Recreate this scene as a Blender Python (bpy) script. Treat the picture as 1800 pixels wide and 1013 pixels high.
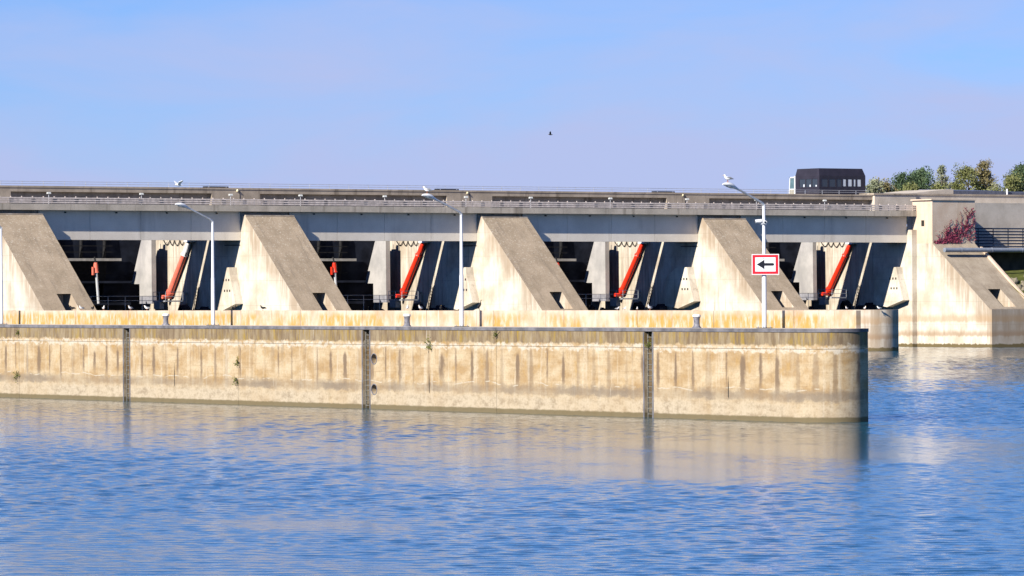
import bpy, bmesh, math, random
from mathutils import Vector, Matrix
random.seed(7)
R = math.radians
scene = bpy.context.scene
for o in list(bpy.data.objects): bpy.data.objects.remove(o)
C = scene.collection

# ------------------------------------------------------------------ camera
# world frame: +X along the weir (to the right), +Y upstream, z = 0 water level
EYE = 6.47
AZ = math.atan(12100/8300.)                       # angle between view axis and weir axis
FW = Vector((math.cos(AZ), math.sin(AZ), 0)); RT = Vector((math.sin(AZ), -math.cos(AZ), 0))
cam = bpy.data.cameras.new('camera'); cam_o = bpy.data.objects.new('camera', cam); C.objects.link(cam_o)
cam.sensor_width = 36; cam.lens = 8300*36/1800.; cam.clip_start = 1; cam.clip_end = 9000
pitch = math.atan(13.4/8300.)
fwd = (FW*math.cos(pitch) + Vector((0,0,math.sin(pitch)))).normalized()
up0 = RT.cross(fwd); M = Matrix((RT, up0, -fwd)).transposed()
M = M @ Matrix.Rotation(-math.atan(.0046), 3, 'Z')
cam_o.matrix_world = Matrix.Translation((0,0,EYE)) @ M.to_4x4()
scene.camera = cam_o

# ------------------------------------------------------------------ light
SUN_EL, SUN_PHI = R(31.5), R(15.5)
to_sun = Vector((-math.cos(SUN_EL)*math.cos(SUN_PHI), -math.cos(SUN_EL)*math.sin(SUN_PHI), math.sin(SUN_EL)))
sl = bpy.data.lights.new('sun', 'SUN'); sl.energy = 5.0; sl.angle = R(.5); sl.color = (1, .93, .82)
so = bpy.data.objects.new('sun', sl); C.objects.link(so)
so.rotation_euler = to_sun.to_track_quat('Z', 'Y').to_euler(); so.location = (0, 0, 80)
world = bpy.data.worlds.new('World'); scene.world = world; world.use_nodes = True
nt = world.node_tree; nt.nodes.clear()
def wn(t, **k):
    n = nt.nodes.new(t)
    for a, b in k.items(): setattr(n, a, b)
    return n
sky = wn('ShaderNodeTexSky', sky_type='NISHITA', sun_disc=False, sun_elevation=SUN_EL,
         sun_rotation=math.atan2(to_sun.x, to_sun.y), altitude=150, air_density=.75, dust_density=.2, ozone_density=3.5)
tc = wn('ShaderNodeTexCoord'); sep = wn('ShaderNodeSeparateXYZ'); nt.links.new(tc.outputs['Generated'], sep.inputs[0])
mp = wn('ShaderNodeMapping'); mp.inputs['Scale'].default_value = (9, 9, 34); nt.links.new(tc.outputs['Generated'], mp.inputs[0])
no = wn('ShaderNodeTexNoise'); no.inputs['Scale'].default_value = 1.3; no.inputs['Detail'].default_value = 8; no.inputs['Roughness'].default_value = .55
no.inputs['Distortion'].default_value = .5
nt.links.new(mp.outputs[0], no.inputs[0])
rp = wn('ShaderNodeValToRGB'); rp.color_ramp.elements[0].position = .30; rp.color_ramp.elements[1].position = .78
nt.links.new(no.outputs[0], rp.inputs[0])
# thin veil of high cloud, thicker low over the horizon
mr = wn('ShaderNodeMapRange'); mr.inputs[1].default_value = .012; mr.inputs[2].default_value = .088; mr.inputs[3].default_value = .9; mr.inputs[4].default_value = -.75
nt.links.new(sep.outputs[2], mr.inputs[0])
ad = wn('ShaderNodeMath', operation='ADD', use_clamp=True); nt.links.new(rp.outputs[0], ad.inputs[0]); nt.links.new(mr.outputs[0], ad.inputs[1])
mu = wn('ShaderNodeMath', operation='MULTIPLY'); mu.inputs[1].default_value = .93; nt.links.new(ad.outputs[0], mu.inputs[0])
tint = wn('ShaderNodeMix', data_type='RGBA', blend_type='MULTIPLY'); tint.inputs[0].default_value = 1
tint.inputs[7].default_value = (.58, .83, 1.34, 1)
nt.links.new(sky.outputs[0], tint.inputs[6])
mx = wn('ShaderNodeMix', data_type='RGBA'); nt.links.new(mu.outputs[0], mx.inputs[0]); nt.links.new(tint.outputs[2], mx.inputs[6])
mx.inputs[7].default_value = (5.05, 5.75, 8.95, 1)
bg = wn('ShaderNodeBackground'); bg.inputs[1].default_value = .060
ou = wn('ShaderNodeOutputWorld'); nt.links.new(mx.outputs[2], bg.inputs[0]); nt.links.new(bg.outputs[0], ou.inputs[0])
scene.view_settings.view_transform = 'Standard'; scene.view_settings.look = 'None'
scene.view_settings.exposure = .66; scene.view_settings.gamma = 1
scene.render.engine = 'CYCLES'
scene.cycles.max_bounces = 6; scene.cycles.diffuse_bounces = 1; scene.cycles.caustics_reflective = False; scene.cycles.caustics_refractive = False

# ------------------------------------------------------------------ mesh helpers
LOC = {}
def empty(name, loc, label=None, cat=None, group=None, kind=None):
    o = bpy.data.objects.new(name, None); C.objects.link(o); o.location = loc; o.empty_display_size = .2
    LOC[o] = Vector(loc); tag(o, label, cat, group, kind); return o
def tag(o, label=None, cat=None, group=None, kind=None):
    if label: o['label'] = label
    if cat: o['category'] = cat
    if group: o['group'] = group
    if kind: o['kind'] = kind
    return o
class MB:
    def __init__(s): s.v = []; s.f = []; s.m = []; s.sm = []
    def add(s, vs, fs, m=0, sm=False):
        b = len(s.v); s.v += [tuple(v) for v in vs]
        for f in fs: s.f.append([b+i for i in f]); s.m.append(m); s.sm.append(sm)
        return s
    def box(s, a, b, m=0):
        x0,y0,z0 = a; x1,y1,z1 = b
        return s.add([(x0,y0,z0),(x1,y0,z0),(x1,y1,z0),(x0,y1,z0),(x0,y0,z1),(x1,y0,z1),(x1,y1,z1),(x0,y1,z1)],
              [(3,2,1,0),(4,5,6,7),(0,1,5,4),(1,2,6,5),(2,3,7,6),(3,0,4,7)], m)
    def prism_x(s, poly, x0, x1, m=0):                 # poly in (y, z)
        n = len(poly); vs = [(x0,y,z) for y,z in poly]+[(x1,y,z) for y,z in poly]
        return s.add(vs, [list(range(n)), list(range(2*n-1, n-1, -1))]+[(i,i+n,(i+1)%n+n,(i+1)%n) for i in range(n)], m)
    def prism_z(s, poly, z0, z1, m=0, sm=False):       # poly in (x, y)
        n = len(poly); vs = [(x,y,z0) for x,y in poly]+[(x,y,z1) for x,y in poly]
        s.add(vs, [list(range(n-1,-1,-1)), list(range(n, 2*n))], m)
        b = len(s.v)-2*n
        for i in range(n): s.f.append([b+i, b+(i+1)%n, b+(i+1)%n+n, b+i+n]); s.m.append(m); s.sm.append(sm)
        return s
    def prism_y(s, poly, y0, y1, m=0):                 # poly in (x, z)
        n = len(poly); vs = [(x,y0,z) for x,z in poly]+[(x,y1,z) for x,z in poly]
        return s.add(vs, [list(range(n-1,-1,-1)), list(range(n, 2*n))]+[(i,(i+1)%n,(i+1)%n+n,i+n) for i in range(n)], m)
    def loft(s, rings, m=0, cap=True, sm=True):
        n = len(rings[0]); vs = [p for r in rings for p in r]; fs = []
        for k in range(len(rings)-1):
            for i in range(n): fs.append((k*n+i, k*n+(i+1)%n, (k+1)*n+(i+1)%n, (k+1)*n+i))
        if cap: fs += [list(range(n-1,-1,-1)), [(len(rings)-1)*n+i for i in range(n)]]
        return s.add(vs, fs, m, sm)
    def tube(s, pts, rad, n=10, m=0, cap=True):
        pts = [Vector(p) for p in pts]
        if not isinstance(rad, (list, tuple)): rad = [rad]*len(pts)
        rings = []; ref = None
        for i, p in enumerate(pts):
            d = (pts[min(i+1,len(pts)-1)]-pts[max(i-1,0)]).normalized()
            if ref is None or abs(d.dot(ref)) > .98: ref = Vector((0,0,1)) if abs(d.z) < .9 else Vector((1,0,0))
            a = d.cross(ref).normalized(); b = a.cross(d).normalized(); ref = b
            rings.append([p + (a*math.cos(2*math.pi*j/n) + b*math.sin(2*math.pi*j/n))*rad[i] for j in range(n)])
        return s.loft(rings, m, cap)
    def ell(s, path, n=10, m=0):                       # loft of ellipses: (centre, half width, half height, axis)
        rings = []
        for c, w, h, ax in path:
            ax = Vector(ax).normalized(); a = ax.cross(Vector((0,0,1)))
            a = a.normalized() if a.length > .05 else Vector((0,1,0)); b = a.cross(ax)
            rings.append([Vector(c)+a*w*math.cos(2*math.pi*j/n)+b*h*math.sin(2*math.pi*j/n) for j in range(n)])
        return s.loft(rings, m)
    def xf(s, mat):
        s.v = [tuple(mat @ Vector(v)) for v in s.v]; return s
    def build(s, name, mats, parent=None):
        me = bpy.data.meshes.new(name)
        off = Vector((0,0,0)); p = parent
        if p is not None: off = LOC[p]
        me.from_pydata([Vector(v)-off for v in s.v], [], s.f)
        if not isinstance(mats, (list, tuple)): mats = [mats]
        for mt in mats: me.materials.append(mt)
        me.polygons.foreach_set('material_index', s.m); me.polygons.foreach_set('use_smooth', s.sm)
        bm = bmesh.new(); bm.from_mesh(me); bmesh.ops.recalc_face_normals(bm, faces=bm.faces[:]) if len(s.f) < 3000 else None
        bm.to_mesh(me); bm.free()
        if any(s.sm): me.set_sharp_from_angle(angle=R(45))
        me.update()
        o = bpy.data.objects.new(name, me); C.objects.link(o)
        if parent is not None: o.parent = parent; LOC[o] = off
        else: LOC[o] = Vector((0,0,0))
        return o
def bx(a, b): return MB().box(a, b)

# ------------------------------------------------------------------ materials
class NT:
    def __init__(s, name):
        s.m = bpy.data.materials.new(name); s.m.use_nodes = True; s.t = s.m.node_tree; s.b = s.t.nodes['Principled BSDF']
        g = s.t.nodes.new('ShaderNodeNewGeometry'); s.pos = g.outputs['Position']
        q = s.t.nodes.new('ShaderNodeSeparateXYZ'); s.t.links.new(s.pos, q.inputs[0]); s.x, s.y, s.z = q.outputs
    def link(s, a, i):
        if hasattr(a, 'links'): s.t.links.new(a, i)
        else:
            if i.type == 'RGBA' and isinstance(a, (tuple, list)) and len(a) == 3: a = (*a, 1)
            i.default_value = a
    def math(s, op, a, b=0., c=None, clamp=False):
        n = s.t.nodes.new('ShaderNodeMath'); n.operation = op; n.use_clamp = clamp
        s.link(a, n.inputs[0]); s.link(b, n.inputs[1])
        if c is not None: s.link(c, n.inputs[2])
        return n.outputs[0]
    def vec(s, x, y, z):
        n = s.t.nodes.new('ShaderNodeCombineXYZ'); s.link(x, n.inputs[0]); s.link(y, n.inputs[1]); s.link(z, n.inputs[2]); return n.outputs[0]
    def scaled(s, sx, sy, sz, v=None):
        n = s.t.nodes.new('ShaderNodeMapping'); n.inputs['Scale'].default_value = (sx, sy, sz); s.link(v or s.pos, n.inputs[0]); return n.outputs[0]
    def noise(s, v, scale, detail=4, rough=.55, dist=0):
        n = s.t.nodes.new('ShaderNodeTexNoise'); s.link(v, n.inputs['Vector']); n.inputs['Scale'].default_value = scale
        n.inputs['Detail'].default_value = detail; n.inputs['Roughness'].default_value = rough; n.inputs['Distortion'].default_value = dist
        return n.outputs[0]
    def white(s, w):
        n = s.t.nodes.new('ShaderNodeTexWhiteNoise'); n.noise_dimensions = '1D'; s.link(w, n.inputs['W']); return n.outputs[0]
    def step(s, v, a, b, lo=0., hi=1.):                # smoothstep a..b -> lo..hi
        n = s.t.nodes.new('ShaderNodeMapRange'); n.interpolation_type = 'SMOOTHSTEP'
        s.link(v, n.inputs[0]); s.link(a, n.inputs[1]); s.link(b, n.inputs[2]); s.link(lo, n.inputs[3]); s.link(hi, n.inputs[4]); return n.outputs[0]
    def mix(s, f, a, b, bt='MIX'):
        n = s.t.nodes.new('ShaderNodeMix'); n.data_type = 'RGBA'; n.blend_type = bt
        s.link(f, n.inputs[0]); s.link(a, n.inputs[6]); s.link(b, n.inputs[7]); return n.outputs[2]
    def bump(s, h, strength=.3, dist=.02):
        n = s.t.nodes.new('ShaderNodeBump'); n.inputs['Strength'].default_value = strength; n.inputs['Distance'].default_value = dist
        s.link(h, n.inputs['Height']); s.t.links.new(n.outputs[0], s.b.inputs['Normal']); return n
    def out(s, col, rough=.9, metal=0., spec=.3, k=1.0):
        if k != 1.0: col = s.mix(1.0, col, (k,k,k), 'MULTIPLY')
        s.link(col, s.b.inputs['Base Color']); s.link(rough, s.b.inputs['Roughness']); s.link(metal, s.b.inputs['Metallic'])
        s.b.inputs['Specular IOR Level'].default_value = spec; return s.m
def plain(name, col, rough=.6, metal=0., spec=.4, var=.25, sc=2.5):
    t = NT(name); n = t.noise(t.pos, sc, 5)
    return t.out(t.mix(t.step(n, .3, .75), tuple(c*(1-var) for c in col), tuple(min(1, c*(1+var*.6)) for c in col)), rough, metal, spec)
def concrete(name, lo, hi, dirt=(.16,.13,.1), dirt_amt=.5, streak=1.2, sc=.5):
    t = NT(name)
    n = t.noise(t.pos, sc, 7, .6); c = t.mix(t.step(n, .32, .68), lo, hi)
    v = t.noise(t.scaled(streak, streak, .09), 1.0, 5, .6)
    c = t.mix(t.math('MULTIPLY', t.step(v, .52, .74), dirt_amt), c, dirt)
    fine = t.noise(t.pos, 9, 4, .7); c = t.mix(t.math('MULTIPLY', t.step(fine, .45, .75), .25), c, dirt)
    t.bump(fine, .25, .03)
    return t.out(c)

def guide_wall_mat():
    t = NT('guide wall concrete'); s = t.math('SUBTRACT', t.y, t.x)
    sv = t.vec(s, 0, t.z)
    big = t.noise(t.scaled(.55, 1, 1.1, sv), 1, 5, .6)
    c = t.mix(t.step(big, .34, .66), (.66,.44,.215), (.92,.73,.47))
    vs = t.noise(t.scaled(2.6, 1, .18, sv), 1, 5, .62)
    c = t.mix(t.step(vs, .5, .72, 0, .75), c, (.98,.84,.62))
    hz = t.noise(t.scaled(.35, 1, 9, sv), 1, 4, .6)
    c = t.mix(t.step(hz, .52, .72, 0, .38), c, (.44,.29,.15))
    # pink rust tone and yellow tone blotches
    pk = t.noise(t.scaled(.9, 1, .7, sv), 1.3, 3); c = t.mix(t.step(pk, .56, .74, 0, .55), c, (.72,.43,.12))
    # dark run-off streaks below every form tie, about 1.5 m apart
    wob = t.noise(t.vec(s, 7.3, 0), .8, 2)
    tt = t.math('ADD', t.math('MULTIPLY', s, 1/1.47), t.math('MULTIPLY', t.math('SUBTRACT', wob, .5), .55))
    idx = t.math('FLOOR', tt); d = t.math('MULTIPLY', t.math('ABSOLUTE', t.math('SUBTRACT', t.math('FRACT', tt), .5)), 1.47)
    rnd = t.white(idx); rnd2 = t.white(t.math('ADD', idx, 31.7))
    edge = t.math('MULTIPLY', t.math('SUBTRACT', t.noise(t.scaled(2.2, 1, 1.6, sv), 1, 6, .68), .5), .42)
    w = t.math('ADD', .05, t.math('MULTIPLY', rnd2, .16))
    w = t.math('MULTIPLY', w, t.step(t.z, 3.9, 2.6, .25, 1.0))
    stk = t.step(t.math('ADD', d, edge), t.math('ADD', w, .10), t.math('SUBTRACT', w, .08))
    zt = t.math('ADD', t.z, t.math('MULTIPLY', t.math('SUBTRACT', vs, .5), .5))
    win = t.math('MULTIPLY', t.step(zt, t.math('ADD', .5, t.math('MULTIPLY', rnd, .9)), t.math('ADD', 1.7, t.math('MULTIPLY', rnd, .9))), t.step(zt, t.math('SUBTRACT', 3.9, t.math('MULTIPLY', t.math('MULTIPLY', rnd2, rnd), .9)), t.math('SUBTRACT', 3.55, t.math('MULTIPLY', t.math('MULTIPLY', rnd2, rnd), .9))))
    stk = t.math('MULTIPLY', t.math('MULTIPLY', stk, win), t.step(rnd, .05, .55, .25, .92))
    c = t.mix(stk, c, (.30,.21,.14))
    t3 = t.math('ADD', t.math('MULTIPLY', s, 1/.93), t.math('MULTIPLY', wob, 2.1)); i3 = t.math('FLOOR', t3); r3 = t.white(t.math('ADD', i3, 5.5))
    d3 = t.math('MULTIPLY', t.math('ABSOLUTE', t.math('SUBTRACT', t.math('FRACT', t3), .5)), .93)
    m3 = t.math('MULTIPLY', t.math('MULTIPLY', t.step(t.math('ADD', d3, edge), .09, .02), t.step(r3, .45, .8)), t.step(t.z, t.math('ADD', .4, t.math('MULTIPLY', r3, 1.4)), 4.6, 0, .6))
    c = t.mix(m3, c, (.33,.24,.16))
    # grey band low down, pale band, wet algae band
    lo = t.math('ADD', t.z, t.math('MULTIPLY', t.math('SUBTRACT', t.noise(t.scaled(.8, 1, 1.6, sv), 1.6, 7, .7), .5), .85))
    lv = t.noise(t.vec(s, 3.1, 0), .23, 3)
    gb = t.math('MULTIPLY', t.step(lo, .95, 1.15), t.step(lo, 1.75, 1.35))
    c = t.mix(t.math('MULTIPLY', gb, t.step(lv, .62, .35, .3, .85)), c, (.34,.275,.21))
    pb = t.math('MULTIPLY', t.step(lo, 1.3, .75), t.step(lv, .3, .6, .55, 1)); pn = t.noise(t.scaled(.9, 1, 1.6, sv), 1.5, 8, .72)
    c = t.mix(pb, c, t.mix(t.step(pn, .46, .64, 0, .8), (.84,.70,.50), (.46,.36,.24)))
    wl = t.math('ADD', t.z, t.math('MULTIPLY', t.math('SUBTRACT', t.noise(t.scaled(1.5, 1, 1, sv), 2, 4), .5), .12))
    c = t.mix(t.step(wl, .30, .20, 0, .9), c, (.235,.185,.09))
    # weathered head of the wall with lichen
    hd = t.math('ADD', t.z, t.math('MULTIPLY', t.math('SUBTRACT', t.noise(t.scaled(1.7, 1, .3, sv), 1, 5, .65), .5), .55))
    hn = t.noise(t.scaled(2.2, 1, .5, sv), 1.2, 5, .65)
    hc = t.mix(t.step(hn, .36, .66), (.29,.205,.125), (.52,.41,.26))
    ln = t.noise(t.scaled(.35, 1, .5, sv), 1, 3); l2 = t.noise(t.scaled(3.2, 1, .45, sv), 1, 4, .65); hc = t.mix(t.math('MULTIPLY', t.step(ln, .40, .60), t.step(l2, .42, .66, 0, .85)), hc, (.58,.38,.05))
    c = t.mix(t.step(hd, 3.82, 3.95), c, hc)
    # white lime bloom under it, broken and scalloped
    wc = t.math('ADD', 3.66, t.math('MULTIPLY', t.math('SUBTRACT', t.noise(t.scaled(1.1, 1, .9, sv), 1.3, 6, .7), .5), 1.1))
    wd = t.math('ABSOLUTE', t.math('SUBTRACT', t.z, wc)); wn_ = t.noise(t.scaled(1.3, 1, 2, sv), 1.6, 5, .65)
    wm = t.math('MULTIPLY', t.math('MULTIPLY', t.step(wd, .21, .07), t.step(wn_, .40, .54)), .9)
    c = t.mix(wm, c, (.98,.88,.71))
    hl = t.math('ADD', t.z, t.math('MULTIPLY', t.math('SUBTRACT', t.noise(t.vec(s, 9, 0), .35, 3), .5), .9)); hl2 = t.math('ABSOLUTE', t.math('SUBTRACT', hl, 1.62))
    c = t.mix(t.math('MULTIPLY', t.step(hl2, .045, .015), t.step(t.noise(t.vec(s, 0, 4), .9, 4), .48, .58, 0, .75)), c, (.92,.82,.64))
    # thin white drips
    dr = t.noise(t.vec(s, 0, t.math('MULTIPLY', t.z, .06)), 5.5, 2); c = t.mix(t.math('MULTIPLY', t.step(dr, .69, .74), t.step(t.z, .8, 1.6, 0, .75)), c, (.88,.80,.66))
    fine = t.noise(sv, 7, 5, .7); c = t.mix(t.step(fine, .44, .74, 0, .42), c, (.36,.25,.14))
    t.bump(fine, .35, .03)
    return t.out(c, k=.56)
def pier_mat(name, lo, hi):
    t = NT(name)
    n = t.noise(t.scaled(1, .55, .55), .6, 6, .6); c = t.mix(t.step(n, .3, .62), lo, hi)
    # dirt washing down from the edge of the sloping face
    d = t.math('SUBTRACT', t.math('SUBTRACT', t.math('MULTIPLY', t.y, .886), 382.15), t.z)
    v = t.noise(t.scaled(1, 1.6, .12), 1.0, 6, .65); v2 = t.noise(t.scaled(1, .5, .5), .7, 4)
    m = t.math('MULTIPLY', t.step(t.math('SUBTRACT', d, t.math('MULTIPLY', v2, 4.4)), 1.6, -1.6), t.step(v, .36, .6, .3, 1))
    c = t.mix(t.math('MULTIPLY', m, .80), c, (.42,.31,.21))
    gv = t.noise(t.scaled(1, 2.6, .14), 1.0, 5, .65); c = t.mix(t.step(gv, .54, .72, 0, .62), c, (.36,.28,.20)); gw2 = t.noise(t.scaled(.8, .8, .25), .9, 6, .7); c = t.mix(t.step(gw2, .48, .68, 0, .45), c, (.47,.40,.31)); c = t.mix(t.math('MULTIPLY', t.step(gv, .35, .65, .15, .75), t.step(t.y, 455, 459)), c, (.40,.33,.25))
    # construction joints every 2.75 m
    j = t.math('ABSOLUTE', t.math('SUBTRACT', t.math('FRACT', t.math('DIVIDE', t.z, 2.75)), .5)); c = t.mix(t.step(j, .492, .499, 0, .5), c, (.25,.2,.14))
    # tide marks
    zz = t.math('ADD', t.z, t.math('MULTIPLY', t.math('SUBTRACT', v, .5), .8))
    band = t.math('MULTIPLY', t.step(zz, 1.2, 1.45), t.step(zz, 2.2, 1.6)); band2 = t.math('MULTIPLY', t.step(zz, 2.9, 3.2), t.step(zz, 4.2, 3.5))
    c = t.mix(t.math('MULTIPLY', band, .62), c, (.40,.25,.14)); c = t.mix(t.math('MULTIPLY', band2, .5), c, (.50,.31,.15))
    c = t.mix(t.step(zz, .45, .3), c, (.20,.15,.07))
    fine = t.noise(t.pos, 6, 5, .7); c = t.mix(t.step(fine, .5, .78, 0, .25), c, (.4,.31,.2)); t.bump(fine, .25, .03)
    return t.out(c, k=.78)
def slope_mat(name, lo, hi, sp):
    t = NT(name)
    n = t.noise(t.pos, .5, 7, .65); c = t.mix(t.step(n, .3, .7), lo, hi)
    st = t.noise(t.scaled(1.6, .2, .2), 1, 5, .6); c = t.mix(t.step(st, .5, .75, 0, .5), c, (.15,.12,.09))
    f = t.noise(t.pos, 4.6, 4, .7); c = t.mix(t.math('MULTIPLY', t.step(f, .54, .66), t.step(t.z, 4, 13, .12, sp)), c, (.62,.56,.46))
    g = t.noise(t.pos, 8, 3, .7); c = t.mix(t.step(g, .52, .7, 0, .55), c, (.12,.095,.07))
    t.bump(g, .4, .05); return t.out(c)
def water_mat():
    t = NT('river water')
    cur = t.noise(t.scaled(.05, .22, 1), 1, 3, .5)
    w2 = t.noise(t.pos, 6.0, 3, .6, .3); t.bump(w2, 1.0, .009)
    c = t.mix(t.step(cur, .3, .7), (.010,.066,.110), (.016,.078,.122))
    t.b.inputs['IOR'].default_value = 1.33
    return t.out(c, .06, 0, .5)

M = {}
M['guide'] = guide_wall_mat()
M['pier'] = pier_mat('pier concrete', (.66,.56,.43), (.90,.83,.70))
M['slope'] = slope_mat('mossy sloping concrete', (.30,.235,.16), (.41,.325,.23), .6)
M['slope2'] = slope_mat('clean sloping concrete', (.31,.25,.18), (.43,.36,.27), .25)
M['deck'] = concrete('bridge concrete', (.42,.37,.30), (.56,.49,.40), (.16,.13,.10), .65, 1.1)
M['beam'] = concrete('beam concrete', (.70,.63,.53), (.82,.75,.64), (.42,.37,.31), .5, .6, .25)
M['girder'] = concrete('weathered girder concrete', (.31,.26,.205), (.45,.38,.30), (.12,.095,.07), .7, 1.3)
M['tower'] = concrete('abutment concrete', (.60,.46,.34), (.70,.57,.44), (.42,.29,.18), .45, .9)
M['grey_conc'] = concrete('grey wall concrete', (.50,.44,.36), (.62,.55,.46), (.30,.25,.2), .5, .8)
M['fin'] = concrete('fin wall concrete', (.33,.32,.31), (.47,.45,.43), (.24,.23,.24), .6, .35, .35)
M['cap'] = plain('grey coping stone', (.16,.155,.17), .8, var=.4, sc=1.6)
M['walk'] = concrete('walkway concrete', (.42,.38,.33), (.55,.5,.43), (.3,.26,.2), .4)
def parapet_mat():
    t = NT('parapet concrete'); sv = t.vec(t.y, 0, t.z)
    n = t.noise(t.scaled(.9, 1, .8, sv), 1, 6, .6); c = t.mix(t.step(n, .3, .66), (.76,.54,.37), (.95,.82,.66))
    a = t.noise(t.scaled(.13, 1, .1, sv), 1, 3); b = t.noise(t.scaled(2.2, 1, .7, sv), 1.4, 5, .65)
    zf = t.step(t.z, 5.66, 5.2, .0, 1.0)
    m = t.math('MULTIPLY', t.math('MULTIPLY', t.step(a, .37, .50), t.step(b, .36, .58)), zf)
    c = t.mix(t.math('MULTIPLY', m, .85), c, (.68,.41,.055))
    v = t.noise(t.scaled(3, 1, .15, sv), 1, 4); c = t.mix(t.step(v, .58, .76, 0, .6), c, (.45,.32,.2))
    w = t.noise(t.scaled(1.8, 1, .1, sv), 1.5, 3); c = t.mix(t.step(w, .62, .7, 0, .8), c, (.9,.82,.7))
    j = t.math('ABSOLUTE', t.math('SUBTRACT', t.math('FRACT', t.math('DIVIDE', t.y, 6.9)), .5)); 
    return t.out(t.mix(t.step(j, .494, .4985, 0, .8), c, (.2,.16,.12)), k=.60)
M['parapet'] = parapet_mat()
M['white'] = plain('white lamp paint', (.72,.73,.75), .35, var=.06)
M['zinc'] = plain('galvanised steel', (.55,.57,.6), .45, .4, var=.2)
M['lamp_glass'] = plain('lamp glass', (.55,.57,.55), .2, var=.05)
M['red'] = plain('red hydraulic paint', (.74,.038,.014), .35, var=.12)
M['faded_red'] = plain('faded red hydraulic paint', (.80,.18,.12), .55, var=.15)
M['chrome'] = plain('silver rod', (.75,.77,.8), .3, .3, var=.05)
M['shaded_steel'] = plain('shaded gate steel', (.020,.024,.038), .8, spec=.04, var=.5, sc=.6)  # shade of the bays put into the colour, dark even in sun
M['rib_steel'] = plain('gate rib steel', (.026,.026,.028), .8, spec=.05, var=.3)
M['girder_steel'] = plain('gate girder steel', (.42,.40,.37), .6, var=.2)
M['black'] = plain('black iron', (.012,.012,.014), .6, var=.3)
M['iron'] = plain('bollard iron', (.20,.20,.23), .6, var=.45, sc=6)
M['ladder'] = plain('ladder steel', (.22,.21,.18), .6, .2, var=.4, sc=8)
M['drop'] = plain('bird droppings', (.85,.84,.8), .9, var=.1)
M['rail'] = plain('pinkish rail board', (.70,.60,.53), .8, var=.25)
M['sign_white'] = plain('sign white', (.83,.82,.84), .4, var=.03)
M['sign_red'] = plain('sign red', (.74,.015,.03), .4, var=.06)
M['sign_black'] = plain('sign black', (.012,.012,.018), .4, var=.1)
M['sign_edge'] = plain('sign pink edge', (.82,.72,.72), .5, var=.05)
M['cabin'] = plain('dark cabin cladding', (.030,.026,.038), .5, var=.2, sc=1)
M['glass'] = plain('dark window glass', (.03,.04,.055), .08, 0, .6, var=.1)
M['curtain'] = plain('white curtain', (.62,.66,.7), .8, var=.1)
M['pipe'] = plain('grey pipe', (.26,.29,.34), .45, .1, var=.15)
M['blue_rail'] = plain('dark blue railing', (.03,.045,.08), .5, var=.2)
M['slate'] = plain('dark roof sheet', (.12,.13,.17), .5, var=.25)
M['gull'] = plain('gull white plumage', (.85,.85,.84), .8, var=.05)
M['gull_grey'] = plain('gull grey wing', (.25,.26,.28), .8, var=.1)
M['cormorant'] = plain('black plumage', (.018,.017,.018), .7, var=.3)
M['beak'] = plain('yellow beak', (.75,.42,.05), .5, var=.1)
M['leg'] = plain('bird leg', (.5,.2,.1), .6, var=.1)
M['grass'] = plain('bank grass', (.10,.115,.015), .9, var=.45, sc=1.2)
M['stone'] = plain('riprap stone', (.22,.19,.135), .9, var=.4, sc=1.5)
M['dark_wall'] = plain('dark terrace wall', (.10,.09,.06), .95, var=.4, sc=.8)
M['bark'] = plain('bark', (.12,.10,.08), .9, var=.3)
M['vine_leaf'] = plain('red vine leaf', (.36,.06,.11), .8, var=.5, sc=5)
M['vine_stem'] = plain('vine stem', (.17,.05,.06), .8, var=.3)
M['hole'] = plain('dark socket', (.03,.026,.022), .9, var=.2)
def leaf(name, a, b):
    t = NT(name); n = t.noise(t.pos, .9, 4, .6); t.b.inputs['Transmission Weight'].default_value = 0
    return t.out(t.mix(t.step(n, .32, .68), a, b), .75, 0, .2)
LEAF = {'green': leaf('green leaves', (.06,.105,.05), (.12,.17,.085)), 'olive': leaf('olive leaves', (.12,.14,.045), (.22,.225,.09)),
        'pale': leaf('pale leaves', (.17,.20,.12), (.33,.33,.21)), 'dark': leaf('dark leaves', (.045,.08,.042), (.095,.135,.065)), 'rust': leaf('rusty leaves', (.17,.145,.06), (.25,.215,.11))}

# ------------------------------------------------------------------ water and ground
WM = water_mat()
import numpy as np
w = MB().add([(-900,-300,-.06),(1800,-300,-.06),(1800,2600,-.06),(-900,2600,-.06)], [(0,1,2,3)]).build('river_water', WM); tag(w, kind='structure')
rs = np.random.RandomState(5)
waves = []                                            # short wind ripples spread around the wind direction
NW = 72
for k in range(NW):
    lam = .34*(1.25/.34)**rs.rand(); th = AZ + rs.normal(0, .75); q = 2*math.pi/lam
    waves.append((q*math.cos(th), q*math.sin(th), rs.rand()*6.283, .063*math.sqrt(2/NW)/q))
gust = []
for k in range(16):
    lam = 14*(140/14.)**rs.rand(); th = rs.rand()*6.283; q = 2*math.pi/lam
    gust.append((q*math.cos(th), q*math.sin(th)*.6, rs.rand()*6.283, lam**.45))
def slick(px, py):
    d = EYE*8300/(py-519.9+.0046*(px-900)); p = FW*d+RT*((px-900)/8300.*d); return p.x, p.y
SL = [(*slick(1290,795), 11, 19, .985), (*slick(1060,835), 8, 10, .8), (*slick(420,925), 7, 6, .55)]
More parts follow.
